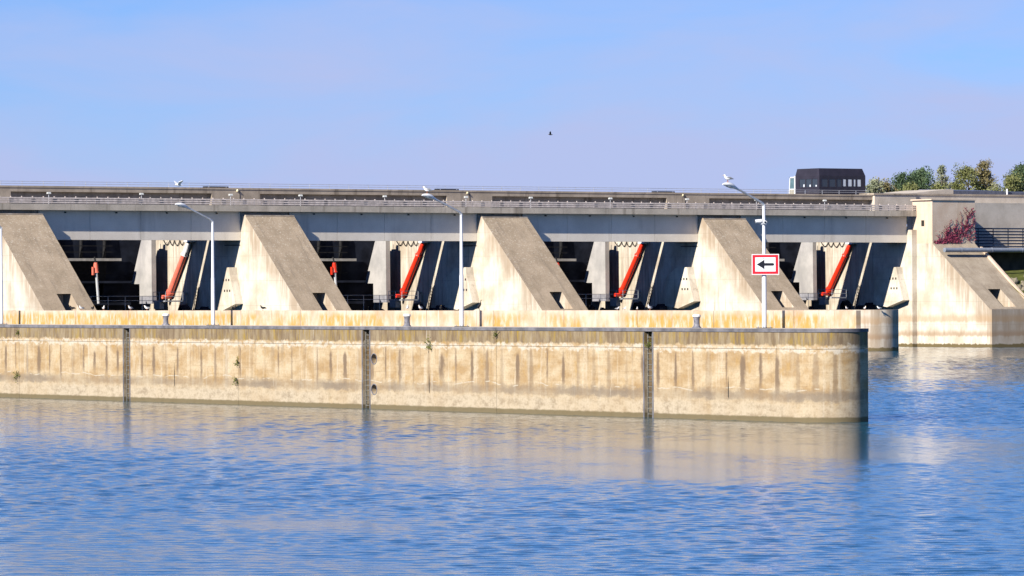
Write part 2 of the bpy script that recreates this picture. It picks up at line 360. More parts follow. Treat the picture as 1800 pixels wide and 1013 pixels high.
def water_height(X, Y):
    h = np.zeros_like(X)
    for kx, ky, ph, a in waves: h += a*np.sin(kx*X+ky*Y+ph)
    g = np.zeros_like(X); tot = 0
    for kx, ky, ph, a in gust: g += a*np.sin(kx*X+ky*Y+ph); tot += a*a/2
    g = g/math.sqrt(tot)
    t_ = np.clip((g+1.5)/1.9, 0, 1); amp = .55+.5*t_*t_*(3-2*t_)
    for x, y, rl_, rd_, st in SL:
        u = (X-x)*RT.x+(Y-y)*RT.y; v = (X-x)*FW.x+(Y-y)*FW.y
        amp *= 1-st*np.exp(-(u/rl_)**2-(v/rd_)**2+.5*np.sin(u*.5+v*.23)*np.exp(-(u/rl_)**2))
    amp *= 1-.7*np.exp(-np.abs(X-146.5)/1.4)*(X < 147)
    amp *= 1+.35*(X > 152)
    return h*np.clip(amp, .05, 1.4)
def water_patch(d0, d1, u0, u1, sd, su, dz=0):
    nd, nu = int((d1-d0)/sd)+1, int((u1-u0)/su)+1
    D, U = np.meshgrid(np.linspace(d0, d1, nd), np.linspace(u0, u1, nu), indexing='ij')
    X = D*FW.x+U*RT.x; Y = D*FW.y+U*RT.y
    V = np.stack([X, Y, water_height(X, Y)+dz], -1).reshape(-1, 3).astype(np.float32)
    i0 = (np.arange(nd-1)[:,None]*nu+np.arange(nu-1)[None,:]).reshape(-1)
    F = np.stack([i0, i0+nu, i0+nu+1, i0+1], -1)[:, ::-1].astype(np.int32)
    me = bpy.data.meshes.new('river_water'); me.vertices.add(len(V)); me.vertices.foreach_set('co', V.reshape(-1))
    me.loops.add(F.size); me.loops.foreach_set('vertex_index', F.reshape(-1)); me.polygons.add(len(F))
    me.polygons.foreach_set('loop_start', np.arange(0, F.size, 4, dtype=np.int32)); me.polygons.foreach_set('use_smooth', np.ones(len(F), dtype=bool))
    me.update(calc_edges=True); me.materials.append(WM)
    o = bpy.data.objects.new('river_water', me); C.objects.link(o); tag(o, kind='structure'); return o
water_patch(92, 312, -38, 42, .16, .135)
water_patch(311.5, 610, -2, 88, .38, .30, -.004)
bank = MB()
ys = [425,428,431,434,436,440,446,452,470,700,2500]
def bz(y, x): return max(-1.5, min(9.2 + (x-378)*.02, -1.2+(y-425)*.62))
xs = [374.6,376,378,380,384,392,410,500,1800]
vs = [(x,y+ random.uniform(-.3,.3),bz(y,x)+random.uniform(-.08,.08)) for y in ys for x in xs]; nx = len(xs)
fs = [(j*nx+i, j*nx+i+1, (j+1)*nx+i+1, (j+1)*nx+i) for j in range(len(ys)-1) for i in range(nx-1)]
g = MB().add(vs, fs, 0, True).build('riverbank', M['grass']); tag(g, kind='structure')
rr = MB()
for k in range(520):
    x = random.uniform(375.2, 394); y = random.uniform(424.5, 440.8); z = bz(y, x); r = random.uniform(.25,.6)
    q = [Vector((math.cos(a)*math.cos(b), math.sin(a)*math.cos(b), math.sin(b)))*r*random.uniform(.7,1.15) for b in (-.9,0,.9) for a in (0,1.05,2.1,3.14,4.2,5.2)]
    rr.loft([[p+Vector((x,y,z)) for p in q[i*6:i*6+6]] for i in range(3)], 0, True, False)
tag(rr.build('riprap', M['stone']), 'rough stone riprap on the bank at the far right edge', 'riprap', kind='stuff')

# ------------------------------------------------------------------ near guide wall with round nose
X1, WZ, NR, NYC = 147.0, 4.72, 2.0, 188.8
LADY = [256.9, 229.2, 201.6, 284.4]; JOINT = [188.8-.001, 215.85, 243.4, 270.9, 298.3, 330]
gw = empty('guide_wall', (X1+2, 240, 0), 'long stained concrete guide wall with rounded end rising from the water in front', 'wall')
def wall_outline(y0, y1, inset=0., nose=False, notches=True):
    x0, x1 = X1+inset, X1+4-inset; pts = []
    if nose:
        n = 28; pts += [(X1+2+(NR-inset)*math.cos(a), NYC+(NR-inset)*math.sin(a)) for a in [math.pi*2 - math.pi*i/n for i in range(n+1)]][::1]
        pts = pts[::1]                                  # from (+x) round the tip to (-x)
    else: pts = [(x1, y0), (x0, y0)]
    if notches:
        for ly in sorted(LADY):
            if y0 < ly < y1: pts += [(x0, ly-.36), (x0+.85, ly-.36), (x0+.85, ly+.36), (x0, ly+.36)]
    pts += [(x0, y1), (x1, y1)]
    return pts
for i in range(5):
    a, b = JOINT[i]+(.015 if i else 0), JOINT[i+1]-.015
    lower = MB().prism_z(wall_outline(a, b, 0, i == 0), -3, 3.685, 0, i == 0).build('wall_block', M['guide'], gw)
    MB().prism_z(wall_outline(a, b, 0, i == 0), 3.705, 4.55, 0, i == 0).build('wall_block', M['guide'], gw)
    MB().prism_z(wall_outline(a, b, -.035, i == 0, False), 4.55, WZ, 0, i == 0).build('coping', M['cap'], gw)
    if i == 1:                                          # two round mooring niches cut into this block
        for zc in (2.87, 1.12):
            cm = MB(); cm.tube([(X1-.4, 228.35, zc), (X1+.42, 228.35, zc)], .29, 24); cut = cm.build('cutter', M['hole'])
            md = lower.modifiers.new('b', 'BOOLEAN'); md.operation = 'DIFFERENCE'; md.solver = 'EXACT'
            cut.location = -LOC[gw] + Vector(gw.location); md.object = cut
            bpy.context.view_layer.update()
            dg = bpy.context.evaluated_depsgraph_get(); me = bpy.data.meshes.new_from_object(lower.evaluated_get(dg))
            lower.modifiers.clear(); lower.data = me; bpy.data.objects.remove(cut)
MB().prism_z(wall_outline(NYC, 330, .09, True, False), -3, 4.54).build('wall_core', M['hole'], gw) if False else None
deck = MB().prism_z(wall_outline(NYC, 330, .28, True, False), WZ-.05, WZ+.006).build('walkway', M['walk'], gw)
for ly in LADY[:3]:
    l = MB()
    for s in (-.2, .2): l.box((X1+.10, ly+s-.025, -.6), (X1+.16, ly+s+.025, 4.42))
    z = -.4
    while z < 4.4: l.tube([(X1+.13, ly-.2, z), (X1+.13, ly+.2, z)], .022, 6); z += .29
    l.build('ladder', M['ladder'], gw)
    MB().box((X1-.012, ly-.47, -1), (X1+.05, ly-.362, 4.5)).box((X1-.012, ly+.362, -1), (X1+.05, ly+.47, 4.5)).build('recess_frame', M['cap'], gw)
for zc in (2.87, 1.12):
    m = MB(); m.tube([(X1+.30, 228.35, zc-.27), (X1+.30, 228.35, zc+.27)], .07, 10); m.build('mooring_pin', M['iron'], gw)
    rg = MB(); n = 24
    rg.loft([[(xx, 228.35+rr_*math.cos(2*math.pi*j/n), zc+rr_*math.sin(2*math.pi*j/n)) for j in range(n)] for xx, rr_ in ((X1+.03,.285),(X1-.02,.285),(X1-.02,.325),(X1+.03,.325))], 0, False)
    rg.build('mooring_ring', M['iron'], gw)
for yy, z0, z1 in ((251.0,.95,2.5),(222.6,.95,2.2),(194.6,1.1,2.3)):
    MB().add([(X1-.004,yy-.03,z0),(X1-.004,yy+.035,z0+.1),(X1-.004,yy+.05,(z0+z1)/2),(X1-.004,yy+.01,z1),(X1-.004,yy-.03,(z0+z1)/2)], [(0,1,2,3,4)]).build('crack', M['hole'], gw)
# parapet at the back of the walkway
PX = X1+3.2
yy = 188.05; k = 0
while yy < 328:
    y2 = min(yy+6.9, 330); MB().box((PX, yy+(.012 if k else 0), WZ+.006), (PX+.3, y2-.012, 5.635+random.uniform(-.006,.006))).build('parapet_block', M['parapet'], gw); yy = y2; k += 1

# lamps
def lamp(y, label, extra=False, base=True):
    x = X1+1.6; e = empty('street_lamp', (x, y, WZ), label, 'lamp', 'lamps along the guide wall')
    pole = MB(); pole.tube([(x,y,WZ),(x,y,WZ+2.9),(x,y,WZ+2.95),(x,y,11.12)], [.125,.115,.10,.075], 14); pole.build('pole', M['white'], e)
    MB().box((x-.3,y-.3,WZ+.006),(x+.3,y+.3,WZ+.04)).build('base_plate', M['black'], e)
    for sx in (-.23,.23):
        for sy in (-.23,.23): MB().tube([(x+sx,y+sy,WZ+.03),(x+sx,y+sy,WZ+.12)], .03, 6).build('anchor_bolt', M['zinc'], e)
    a = MB(); a.tube([(x,y,11.02),(x-.06,y,11.16),(x-.2,y,11.24),(x-1.75,y,11.93)], [.07,.066,.06,.05], 10); a.build('arm', M['zinc'], e)
    h = MB(); ax = (-.93,0,.30)
    h.ell([((x-1.62,y,11.86),.05,.05,ax),((x-1.85,y,11.97),.10,.08,ax),((x-2.05,y,12.06),.17,.12,ax),((x-2.3,y,12.13),.19,.12,ax),((x-2.52,y,12.15),.15,.08,ax),((x-2.64,y,12.14),.05,.03,ax)], 14)
    hd = h.build('lamp_head', M['white'], e)
    gl = MB(); gl.ell([((x-1.98,y,11.95),.05,.03,ax),((x-2.1,y,11.98),.13,.06,ax),((x-2.35,y,12.05),.14,.06,ax),((x-2.5,y,12.10),.06,.03,ax)], 12); gl.build('lamp_glass', M['lamp_glass'], hd)
    return e
lamp(193.62, 'white street lamp carrying the red bordered arrow sign')
lamp(221.68, 'white street lamp in the middle with a gull on its head, no sign')
lamp(249.04, 'white street lamp left of the second pier, no bird and no sign')
lamp(276.27, 'white lamp post cut off by the left edge of the picture')
# sign on the first lamp
sx, sy = X1+1.6, 193.62; sn = -FW; ctr = Vector((sx, sy, 0)) + sn*.17
def at_sign(u, z, d): return ctr + RT*u + sn*d + Vector((0,0,z))
sg = empty('navigation_sign', ctr+Vector((0,0,7.45)), 'white rectangular sign with thick red border and black arrow pointing left', 'sign')
def plate(poly, d0, d1, name, mat):
    n = len(poly); vs = [at_sign(u,z,d0) for u,z in poly]+[at_sign(u,z,d1) for u,z in poly]
    return MB().add(vs, [list(range(n)), list(range(2*n-1,n-1,-1))]+[(i,i+n,(i+1)%n+n,(i+1)%n) for i in range(n)]).build(name, mat, sg)
cx, cz, hw, hh = .055, 8.02, .705, .535
def rect(w_, h_): return [(cx-w_,cz-h_),(cx+w_,cz-h_),(cx+w_,cz+h_),(cx-w_,cz+h_)]
plate(rect(hw,hh), 0, .03, 'sign_panel', M['sign_edge'])
plate(rect(hw-.045,hh-.045), .03, .036, 'red_border', M['sign_red'])
plate(rect(hw-.18,hh-.17), .036, .042, 'white_field', M['sign_white'])
arr = [(cx-.45,cz)]+[(cx-.05,cz+.245),(cx-.05,cz+.07)]+[(cx+.385+.065*math.cos(t),cz+.068*math.sin(t)) for t in [math.pi/2-math.pi*i/8 for i in range(9)]]+[(cx-.05,cz-.07),(cx-.05,cz-.245)]
plate(arr, .042, .047, 'arrow', M['sign_black'])
for z in (7.75, 8.3):
    MB().box((sx-.17,sy-.17,z),(sx+.1,sy+.1,z+.05)).build('bracket', M['zinc'], sg)
# camera units on the same lamp
cm = empty('surveillance_camera', (sx, sy, 10.1), 'pair of white tubular cameras high on the lamp with the sign', 'camera')
for dz, dirv in ((.0, Vector((-.83,.5,-.08))), (-.05, Vector((-.45,-.85,-.1)))):
    c0 = Vector((sx, sy, 10.28+dz)) + dirv*.12; m = MB(); m.tube([c0, c0+dirv*.34], .095, 12); hsg = m.build('housing', M['white'], cm)
    m = MB(); m.tube([c0+dirv*.335, c0+dirv*.36], .06, 12); m.build('lens', M['glass'], hsg)
MB().box((sx-.12,sy-.12,10.08),(sx+.12,sy+.12,10.16)).build('mount', M['zinc'], cm)
# bollards
for y, lb in ((253.74,'iron mooring bollard left of the leftmost full lamp'), (226.4,'iron mooring bollard between the second and third piers beside the middle lamp'), (198.66,'iron mooring bollard left of the lamp with the sign')):
    x = X1+1.0; e = empty('bollard', (x,y,WZ), lb, 'bollard', 'mooring bollards on the guide wall'); n = 16
    prof = [(.26,WZ),(.24,WZ+.05),(.17,WZ+.12),(.155,WZ+.35),(.17,WZ+.52),(.21,WZ+.60)]
    MB().loft([[(x+r_*math.cos(2*math.pi*j/n), y+r_*math.sin(2*math.pi*j/n), z_) for j in range(n)] for r_, z_ in prof]).build('shaft', M['iron'], e)
    prof = [(.215,WZ+.60),(.225,WZ+.65),(.20,WZ+.71),(.10,WZ+.735)]
    MB().loft([[(x+r_*math.cos(2*math.pi*j/n), y+r_*math.sin(2*math.pi*j/n), z_) for j in range(n)] for r_, z_ in prof]).build('head', M['drop'], e)

# ------------------------------------------------------------------ weir: piers
PL = [240.15, 272.0, 303.7, 335.35]; PW = 6.35
YF, YB = 448.8, 449.8                                   # bridge fascia plane, beam face plane
def sl_y(z): return 448.75 - (15.44-z)/.886
def pier(x0, label, ext=True):
    x1 = x0+PW; e = empty('weir_pier', ((x0+x1)/2, 440, 0), label, 'pier', 'weir piers')
    b = MB(); zt, zb = 15.44, 4.62; yb_ = sl_y(zb)
    prof = [(480,-3),(480,15.3),(449.05,15.44),(448.75,zt),(yb_,zb),(yb_,-3)]
    n = len(prof)
    # faces except the slope (edge 3-4)
    vs = [(x0,y,z) for y,z in prof]+[(x1,y,z) for y,z in prof]
    b.add(vs, [list(range(n)), list(range(2*n-1,n-1,-1))]+[(i,i+n,(i+1)%n+n,(i+1)%n) for i in range(n) if i != 3])
    # slope with niche opening
    na, nb, nz1, nz0 = x0+2.62, x0+4.36, 6.88, 4.95
    zs = [zt, nz1, nz0, zb]; xs_ = [x0, na, nb, x1]
    vs = [(x, sl_y(z), z) for z in zs for x in xs_]
    b.add(vs, [(r*4+c, (r+1)*4+c, (r+1)*4+c+1, r*4+c+1) for r in range(3) for c in range(3) if (r,c) != (1,1)], 1)
    yk = sl_y(nz1)+1.7
    P = lambda x,y,z: (x,y,z)
    b.add([P(na,sl_y(nz1),nz1),P(nb,sl_y(nz1),nz1),P(nb,yk,nz1),P(na,yk,nz1),P(na,yk,nz0),P(nb,yk,nz0),P(na,sl_y(nz0),nz0),P(nb,sl_y(nz0),nz0)],
          [(0,1,2,3),(3,2,5,4),(4,5,7,6),(0,3,4,6),(1,7,5,2)], 0)
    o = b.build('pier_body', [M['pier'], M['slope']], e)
    MB().box((x0+.02,448.70,15.44),(x1-.02,449.04,15.56)).build('top_ledge', M['pier'], e)
    ny = 421.2; m = 32
    pl = [(x1, yb_)]+[(x1, ny)]+[((x0+x1)/2+PW/2*math.cos(t), ny+PW/2*math.sin(t)) for t in [-math.pi*i/m for i in range(1,m)]]+[(x0,ny),(x0,yb_)]
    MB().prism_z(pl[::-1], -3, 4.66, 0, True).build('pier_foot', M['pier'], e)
    MB().box((x0-.05,449.9,12.18),(x0-.002,453.2,12.27)).build('cable_duct', M['black'], e)
    return e
names = ['weir pier at the far left, its front cut by the frame edge', 'second weir pier from the left', 'third weir pier from the left, in the middle',
         'fourth weir pier, behind the arrow sign, with a rounded low foot in the water']
piers = [pier(x, n) for x, n in zip(PL, names)]
# trunnion bracket blocks: on the upstream-left flank of piers 2-4 and of the abutment
def bracket(x, par):
    xa = x-1.0
    prof = [(449.33,5.7),(450.5,8.9),(450.65,9.76),(453.0,9.64),(454.9,8.5),(455.1,5.2),(452.5,4.85)]
    o = MB().prism_x(prof, xa, x-.002).build('trunnion_block', M['pier'], par)
    for z, ysn in ((8.35,(450.75,451.3,451.85)),(7.15,(450.55,451.1,451.65)),):
        for yq in ysn: bx((xa-.004,yq-.13,z-.13),(xa+.02,yq+.13,z+.13)).build('socket', M['hole'], o)
    for z in (6.5,6.0):
        for yq in (450.9,451.4): bx((xa-.004,yq-.045,z-.05),(xa+.02,yq+.045,z+.05)).build('bolt', M['girder_steel'], o)

# ------------------------------------------------------------------ service bridge
br = empty('service_bridge', (300, 452, 12.7), 'long concrete service bridge resting on the weir piers', 'bridge')
X0, XE = 205., 368.0
ends = [X0]+[v for x in PL for v in (x-.01, x+PW+.01)]+[367.24]
x = X0; k = 0
while x < XE-.1:
    x2 = min(x+10.6, XE); MB().box((x+.012,YF,15.95),(x2-.012,YF+.35,16.62)).build('fascia_panel', M['deck'], br); x = x2
MB().box((X0,YF+.35,16.0),(XE,454.98,16.56)).build('deck_slab', M['deck'], br)
for i in range(0, len(ends), 2):
    a, b = ends[i], ends[i+1]; npan = 4 if b-a > 20 else 3
    for j in range(npan):
        xa, xb = a+(b-a)*j/npan, a+(b-a)*(j+1)/npan
        MB().box((xa+.018,YB,12.75),(xb-.018,YB+.9,16.0)).build('beam_panel', M['beam'], br)
        MB().box((xa+.008,453.4,12.9),(xb-.008,454.2,16.0)).build('beam_panel', M['beam'], br)
        bx((xb-3.2,YB-.12,15.66),(xb-3.0,YB+.02,15.80)).build('drain_spout', M['hole'], br)
for x in PL: bx((x+.1,YB+.1,15.45),(x+PW-.1,454.2,16.0)).build('bearing', M['deck'], br)
rl = empty('bridge_railing', (300, YF+.1, 16.62), 'three-board pinkish railing along the edge of the service bridge', 'railing')
x = X0
while x < XE-.2:
    x2 = min(x+5.32, XE-.05)
    for z in (16.70, 16.93, 17.16): bx((x+.02,YF+.06,z),(x2-.02,YF+.11,z+.165)).build('rail_board', M['rail'], rl)
    x = x2
x = X0+.4; k = 0
pm = None
while x < XE-.3:
    if pm is None: pm = MB().box((x,YF+.115,16.62),(x+.09,YF+.2,17.44)).build('post', M['rail'], rl); px0 = x
    else:
        o = pm.copy(); C.objects.link(o); o.location.x = pm.location.x + (x-px0)
    if k % 2 == 0: MB().box((x-.2,YF+.04,16.655),(x+.3,YF+.059,16.70)).box((x-.2,YF+.04,16.865),(x+.3,YF+.059,16.93)).box((x-.2,YF+.04,17.095),(x+.3,YF+.059,17.16)).build('bracket', M['black'], rl)
    x += 1.33; k += 1
# flood lights on the deck
fx = [250.1,261.75,273.25,282.46,293.8,305.01,314.13,325.58,336.88,347.3,357.79]
where = ['above the first bay, left', 'above the first bay, centre', 'just above the second pier', 'above the second bay, left', 'above the second bay, right', 'just above the third pier',
         'above the third bay, left', 'above the third bay, right', 'just above the fourth pier', 'behind the lamp arm near the cabin', 'below the dark cabin']
for x, wh in zip(fx, where):
    y = 454.0; e = empty('flood_light', (x,y,16.56), 'small white deck floodlight on a thin post, '+wh, 'floodlight', 'floodlights on the service bridge')
    m = MB(); m.tube([(x,y,16.56),(x,y,17.85)], .035, 8); m.build('post', M['zinc'], e)
    MB().prism_x([(y-.2,17.83),(y+.12,17.83),(y+.14,17.98),(y-.1,18.02)], x-.2, x+.2).build('lamp_housing', M['lamp_glass'], e)
    MB().box((x-.26,y-.05,17.80),(x+.26,y+.05,17.83)).build('crossbar', M['zinc'], e)

# ------------------------------------------------------------------ upper girder behind the bridge
ug = empty('crane_girder', (300, 456.6, 15.2), 'weathered upper girder with long recessed panels behind the bridge', 'girder')
GY0, GY1, GB, GT = 456.0, 457.5, 15.25, 18.75
segs = [(205, 214.6, 0), (214.6, 240.0, 1)]
for i, x in enumerate(PL):
    nxt = PL[i+1] if i < 3 else 367.3
    segs += [(x, x+PW, 0), (x+PW, nxt, 1)]
segs[1] = (214.6, 240.15, 1)
for a, b, rec in segs:
    if rec:
        MB().box((a,GY0,18.10),(b,GY0+.7,GT-.2)).build('girder_lintel', M['girder'], ug)
        MB().box((a,GY0+.702,GB),(b,GY1,GT-.2)).build('recessed_panel', M['girder'], ug)
        MB().box((a,GY0,GB),(b,GY0+.7,16.4)).build('girder_sill', M['girder'], ug)
    else: MB().box((a,GY0,GB),(b,GY1,GT-.2)).build('girder_block', M['girder'], ug)
x = 205.
while x < 367: MB().box((x+.01,GY0-.06,GT-.2),(min(x+15.9,367.3)-.01,GY1+.05,GT)).build('coping', M['girder'], ug); x += 15.9
hr = empty('girder_handrail', (300, 456.9, GT), 'thin steel handrail along the top of the upper girder against the sky', 'railing')
for z in (GT+.26, GT+.50):
    m = MB(); m.tube([(205,456.9,z),(367,456.9,z)], .028, 6); m.build('rail', M['zinc'], hr)
x = 206.; pm = None
while x < 367:
    if pm is None: m = MB(); m.tube([(x,456.9,GT),(x,456.9,GT+.52)], .028, 6); pm = m.build('post', M['zinc'], hr); px0 = x
    else: o = pm.copy(); C.objects.link(o); o.location.x = pm.location.x + x-px0
    x += 2.65
for x, wh in ((271.4,'second'),(302.6,'third'),(333.8,'fourth')):
    e = empty('steel_box', (x+1.5,457.0,GT), 'long flat black steel box on top of the upper girder above the %s pier' % wh, 'box', 'black boxes on the girder')
    MB().prism_x([(456.3,GT+.002),(457.0,GT+.002),(456.95,GT+.15),(456.4,GT+.15)], x, x+3.0).build('case', M['black'], e)
    for q in (.3,2.6): bx((x+q,456.28,GT+.04),(x+q+.15,456.30,GT+.12)).build('latch', M['zinc'], e)
    xx = x+3.9; e = empty('wall_light', (xx,GY0,18.4), 'small yellowish bulkhead light on the girder above the %s pier' % wh, 'light', 'wall lights on the girder')
    MB().ell([((xx,GY0-.06,18.32),.12,.09,(0,0,1)),((xx,GY0-.08,18.45),.17,.12,(0,0,1)),((xx,GY0-.06,18.58),.08,.07,(0,0,1))], 10).build('lamp_globe', plain('yellow lamp glass', (.75,.68,.45), .4), e)
    m = MB(); m.tube([(xx+.35,GY0-.03,18.4),(xx+.35,GY0-.03,17.2)], .025, 6); m.build('conduit', M['black'], e)

# ------------------------------------------------------------------ gates and machinery of each bay
bayname = ['first bay', 'second bay', 'third bay', 'last bay']
rights = [272.0, 303.7, 335.35, 367.25]; lefts = [PL[0]+PW, PL[1]+PW, PL[2]+PW, PL[3]+PW]
for i in range(4):
    o = rights[i]-303.6; L = lefts[i]; bn = bayname[i]
    gt = empty('weir_gate', (L+11, 471, 0), 'shaded steel weir gate with ribs filling the %s' % bn, 'gate', 'weir gates')
    gx1 = 301.0+o
    # curved skin plate: part of a cylinder leaning upstream at the foot
    prof = [(473.5,-2),(472.2,3),(471.0,7),(470.4,10.5),(470.2,14.5)]
    MB().prism_x(prof+[(y+.4,z) for y,z in prof[::-1]], L+.05, gx1+2.4).build('skin_plate', M['shaded_steel'], gt)
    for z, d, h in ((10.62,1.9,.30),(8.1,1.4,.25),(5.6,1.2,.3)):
        MB().box((L+.1,470.1-d,z),(gx1-2.1-(0 if z > 10 else -1.6),470.2+(.25 if z > 10 else .9),z+h)).build('girder', M['girder_steel'] if z > 10 else M['shaded_steel'], gt)  # sunlit strip put into the top girder's pale colour and shorter end
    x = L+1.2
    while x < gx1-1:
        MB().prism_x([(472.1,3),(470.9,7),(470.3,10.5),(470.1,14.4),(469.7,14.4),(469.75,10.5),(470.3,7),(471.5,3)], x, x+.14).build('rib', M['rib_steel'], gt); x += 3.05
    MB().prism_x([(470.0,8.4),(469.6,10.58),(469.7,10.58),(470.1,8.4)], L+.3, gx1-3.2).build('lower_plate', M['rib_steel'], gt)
    for z in (9.2, 11.6, 12.3):
        bx((L+.2,469.35,z),(gx1-2.6,469.6,z+.08)).build('stiffener', M['rib_steel'], gt)
    # concrete/steel side fin
    fn = empty('fin_wall', (301.5+o, 467, 5.7), 'tall pale grey fin wall standing in the %s' % bn, 'fin wall', 'fin walls beside the gates')
    pf = [(465.35,6.55),(465.4,13.0),(467.7,13.0),(469.98,8.0),(468.15,7.98),(468.13,6.55)]
    MB().prism_x(pf, 301.2+o, 301.78+o).build('upper_slab', M['fin'], fn)
    MB().box((301.2+o,465.30,5.74),(301.80+o,468.13,6.545)).build('foot', plain('shaded fin band', (.27,.27,.30), .8), fn)  # lower slab band, its shadow put into a darker colour
    # machine house on top of the fin: railing posts and pulley
    mt = MB(); mt.box((301.3+o,465.8,13.0),(301.7+o,466.3,13.7)); mt.build('pulley_case', M['black'], fn)
    # red hydraulic cylinder against the pier flank
    rd = M['faded_red'] if i == 0 else M['red']
    hc = empty('hydraulic_cylinder', (302.9+o, 464.3, 6.5), ('faded pinkish red' if i == 0 else 'bright red')+' hydraulic cylinder slanting against the wall of the %s' % bn, 'cylinder', 'red hydraulic cylinders')
    A, B = Vector((303.2+o,460.45,12.6)), Vector((303.2+o,464.98,6.55)); dv = (B-A)
    m = MB(); m.tube([A+dv*.22, A+dv*.93], [.34,.39], 18); m.build('barrel', rd, hc)
    m = MB(); m.tube([A+dv*.0, A+dv*.03, A+dv*.20, A+dv*.22], [.22,.30,.30,.43], 16); m.build('head', rd if i else M['white'], hc)
    m = MB(); m.tube([A+dv*.90, A+dv*.93, A+dv*.97], [.48,.48,.34], 16); m.build('flange', rd, hc)
    m = MB(); m.tube([B+Vector((-.8,.1,-.05)), B+Vector((.4,.1,-.05))], .22, 12); m.build('trunnion', rd, hc)
    m = MB(); m.tube([A+dv*.2+Vector((-.1,-.5,.1)), A+dv*.95+Vector((-.1,-.5,.1))], .05, 8); m.build('oil_pipe', M['black'], hc)
    MB().box((302.8+o,459.6,12.68),(303.6+o,460.9,12.98)).build('top_bracket', M['white'], hc)
    # smaller cylinder with silver rod
    pc = empty('piston_rod', (293.4+o, 464, 6.2), 'silver piston rod with red head in front of the gate of the %s' % bn, 'piston', 'piston rods with red heads')
    P0 = Vector((293.15+o,464.0,10.4)); P1 = Vector((293.62+o,464.2,5.8))
    m = MB(); m.tube([P0, P0+(P1-P0)*.06, P0+(P1-P0)*.22, P0+(P1-P0)*.24], [.18,.26,.24,.32], 12); m.build('head', rd, pc)
    m = MB(); m.tube([P0+(P1-P0)*.24, P1], .15, 12); m.build('rod', M['chrome'], pc)
    bx((P0.x-.42,463.85,9.0),(P0.x-.26,464.15,9.9)).build('valve_block', rd, pc)
    m = MB(); m.tube([P0, P0+Vector((.15,.5,.6))], .10, 8); m.build('link', M['rib_steel'], pc)
    # catwalk with railing beside the cylinder foot
    cw = empty('catwalk', (301.5+o, 461, 6.0), 'small steel catwalk with grey railing at the foot of the cylinder in the %s' % bn, 'catwalk', 'catwalks in the bays')
    bx((299.6+o,459.6,5.95),(301.9+o,462.4,6.1)).build('platform', M['zinc'], cw)
    bx((299.62+o,460.9,5.15),(300.2+o,462.2,5.94)).build('side_box', M['girder_steel'], cw)
    for z in (6.55,7.05):
        m = MB(); m.tube([(299.65+o,462.4,z),(299.65+o,459.6,z),(301.9+o,459.6,z)], .03, 6); m.build('rail', M['zinc'], cw)
    for q in ((299.65,462.4),(299.65,461.0),(299.65,459.6),(301.9,459.6)):
        m = MB(); m.tube([(q[0]+o,q[1],6.1),(q[0]+o,q[1],7.08)], .03, 6); m.build('post', M['zinc'], cw)
    # dark footbridge rail in front of the gate and low machinery
    gr = empty('gate_walkway', (296+o, 463, 4.2), 'dark narrow walkway with thin handrail below the gate of the %s' % bn, 'walkway', 'walkways below the gates')
    bx((L+.1,462.6,3.6),(303.4+o,463.6,4.3)).build('platform', M['shaded_steel'], gr)
    for z in (6.1,6.6):
        m = MB(); m.tube([(L+.3,462.7,z),(300.4+o,462.7,z)], .03, 6); m.build('rail', M['zinc'], gr)
    x = L+.5
    while x < 300.4+o:
        m = MB(); m.tube([(x,462.7,4.3),(x,462.7,6.62)], .03, 6); m.build('post', M['zinc'], gr); x += 2.2
    for q, (xx, hgt) in enumerate(((297.6,1.0),(299.2,.7),(294.8,.9))):
        MB().prism_y([(xx-.4+o,4.3),(xx+.4+o,4.3),(xx+.3+o,4.3+hgt*.7),(xx-.1+o,4.3+hgt)], 462.9, 463.5).build('gear_box', M['rib_steel'], gr)
    xf = rights[i]
    hg = empty('hanging_chain', (xf-.1,464.5,12.6), 'dark chain hanging in loops high on the sunlit wall of the %s' % bn, 'chain', 'chains hanging in the bays')
    for a_, b_, zz in ((461.9,463.0,12.95),(462.9,464.2,12.9),(464.1,465.2,12.95),(465.1,466.6,13.0)):
        m = MB(); m.tube([(xf-.12,a_+(b_-a_)*q/8,zz-.55*math.sin(math.pi*q/8)) for q in range(9)], .05, 6); m.build('chain_loop', M['rib_steel'], hg)
    cbx = empty('control_box', (xf-.3,461.5,5.2), 'pale narrow control box on the dark wall low in the %s' % bn, 'box', 'control boxes in the bays')
    bx((xf-.35,461.3,5.75),(xf-.01,461.9,6.75)).build('case', M['girder_steel'], cbx); bx((xf-.355,461.35,6.85),(xf-.01,461.85,7.0)).build('lid', M['girder_steel'], cbx)
    ld = empty('steel_ladder', (xf-.2,458.4,4.2), 'dark steel ladder leaning on the shaded wall of the %s' % bn, 'ladder', 'ladders in the bays')
    for yq in (0,.45): m = MB(); m.tube([(xf-.2,459.6+yq,4.3),(xf-.2,458.6+yq,7.6)], .04, 6); m.build('stile', M['rib_steel'], ld)
    m = MB()
    for q in range(9): m.tube([(xf-.2,459.6-q*.11,4.5+q*.36),(xf-.2,460.05-q*.11,4.5+q*.36)], .03, 5)
    m.build('rungs', M['rib_steel'], ld)
    for yq, zq, hq in ((460.6,4.3,1.3),(457.4,4.3,.8),(455.9,4.3,1.1)):
        MB().prism_x([(yq-.5,zq-2),(yq+.5,zq-2),(yq+.5,zq+hq*.6),(yq+.1,zq+hq),(yq-.4,zq+hq*.7)], xf-1.5, xf-.4).build('gear_box', M['shaded_steel'], gr)
    mh = MB(); mh.box((301.32+o,466.2,13.0),(301.66+o,467.3,13.25)); mh.tube([(301.5+o,465.6,13.0),(301.5+o,465.6,14.1)], .05, 6); mh.tube([(301.5+o,466.9,13.0),(301.5+o,466.9,13.9)], .05, 6); mh.build('winch', M['black'], fn)
    # sill slab at the foot of the next pier, seen as pale wedge
    if i < 3: bracket(rights[i], piers[i+1])

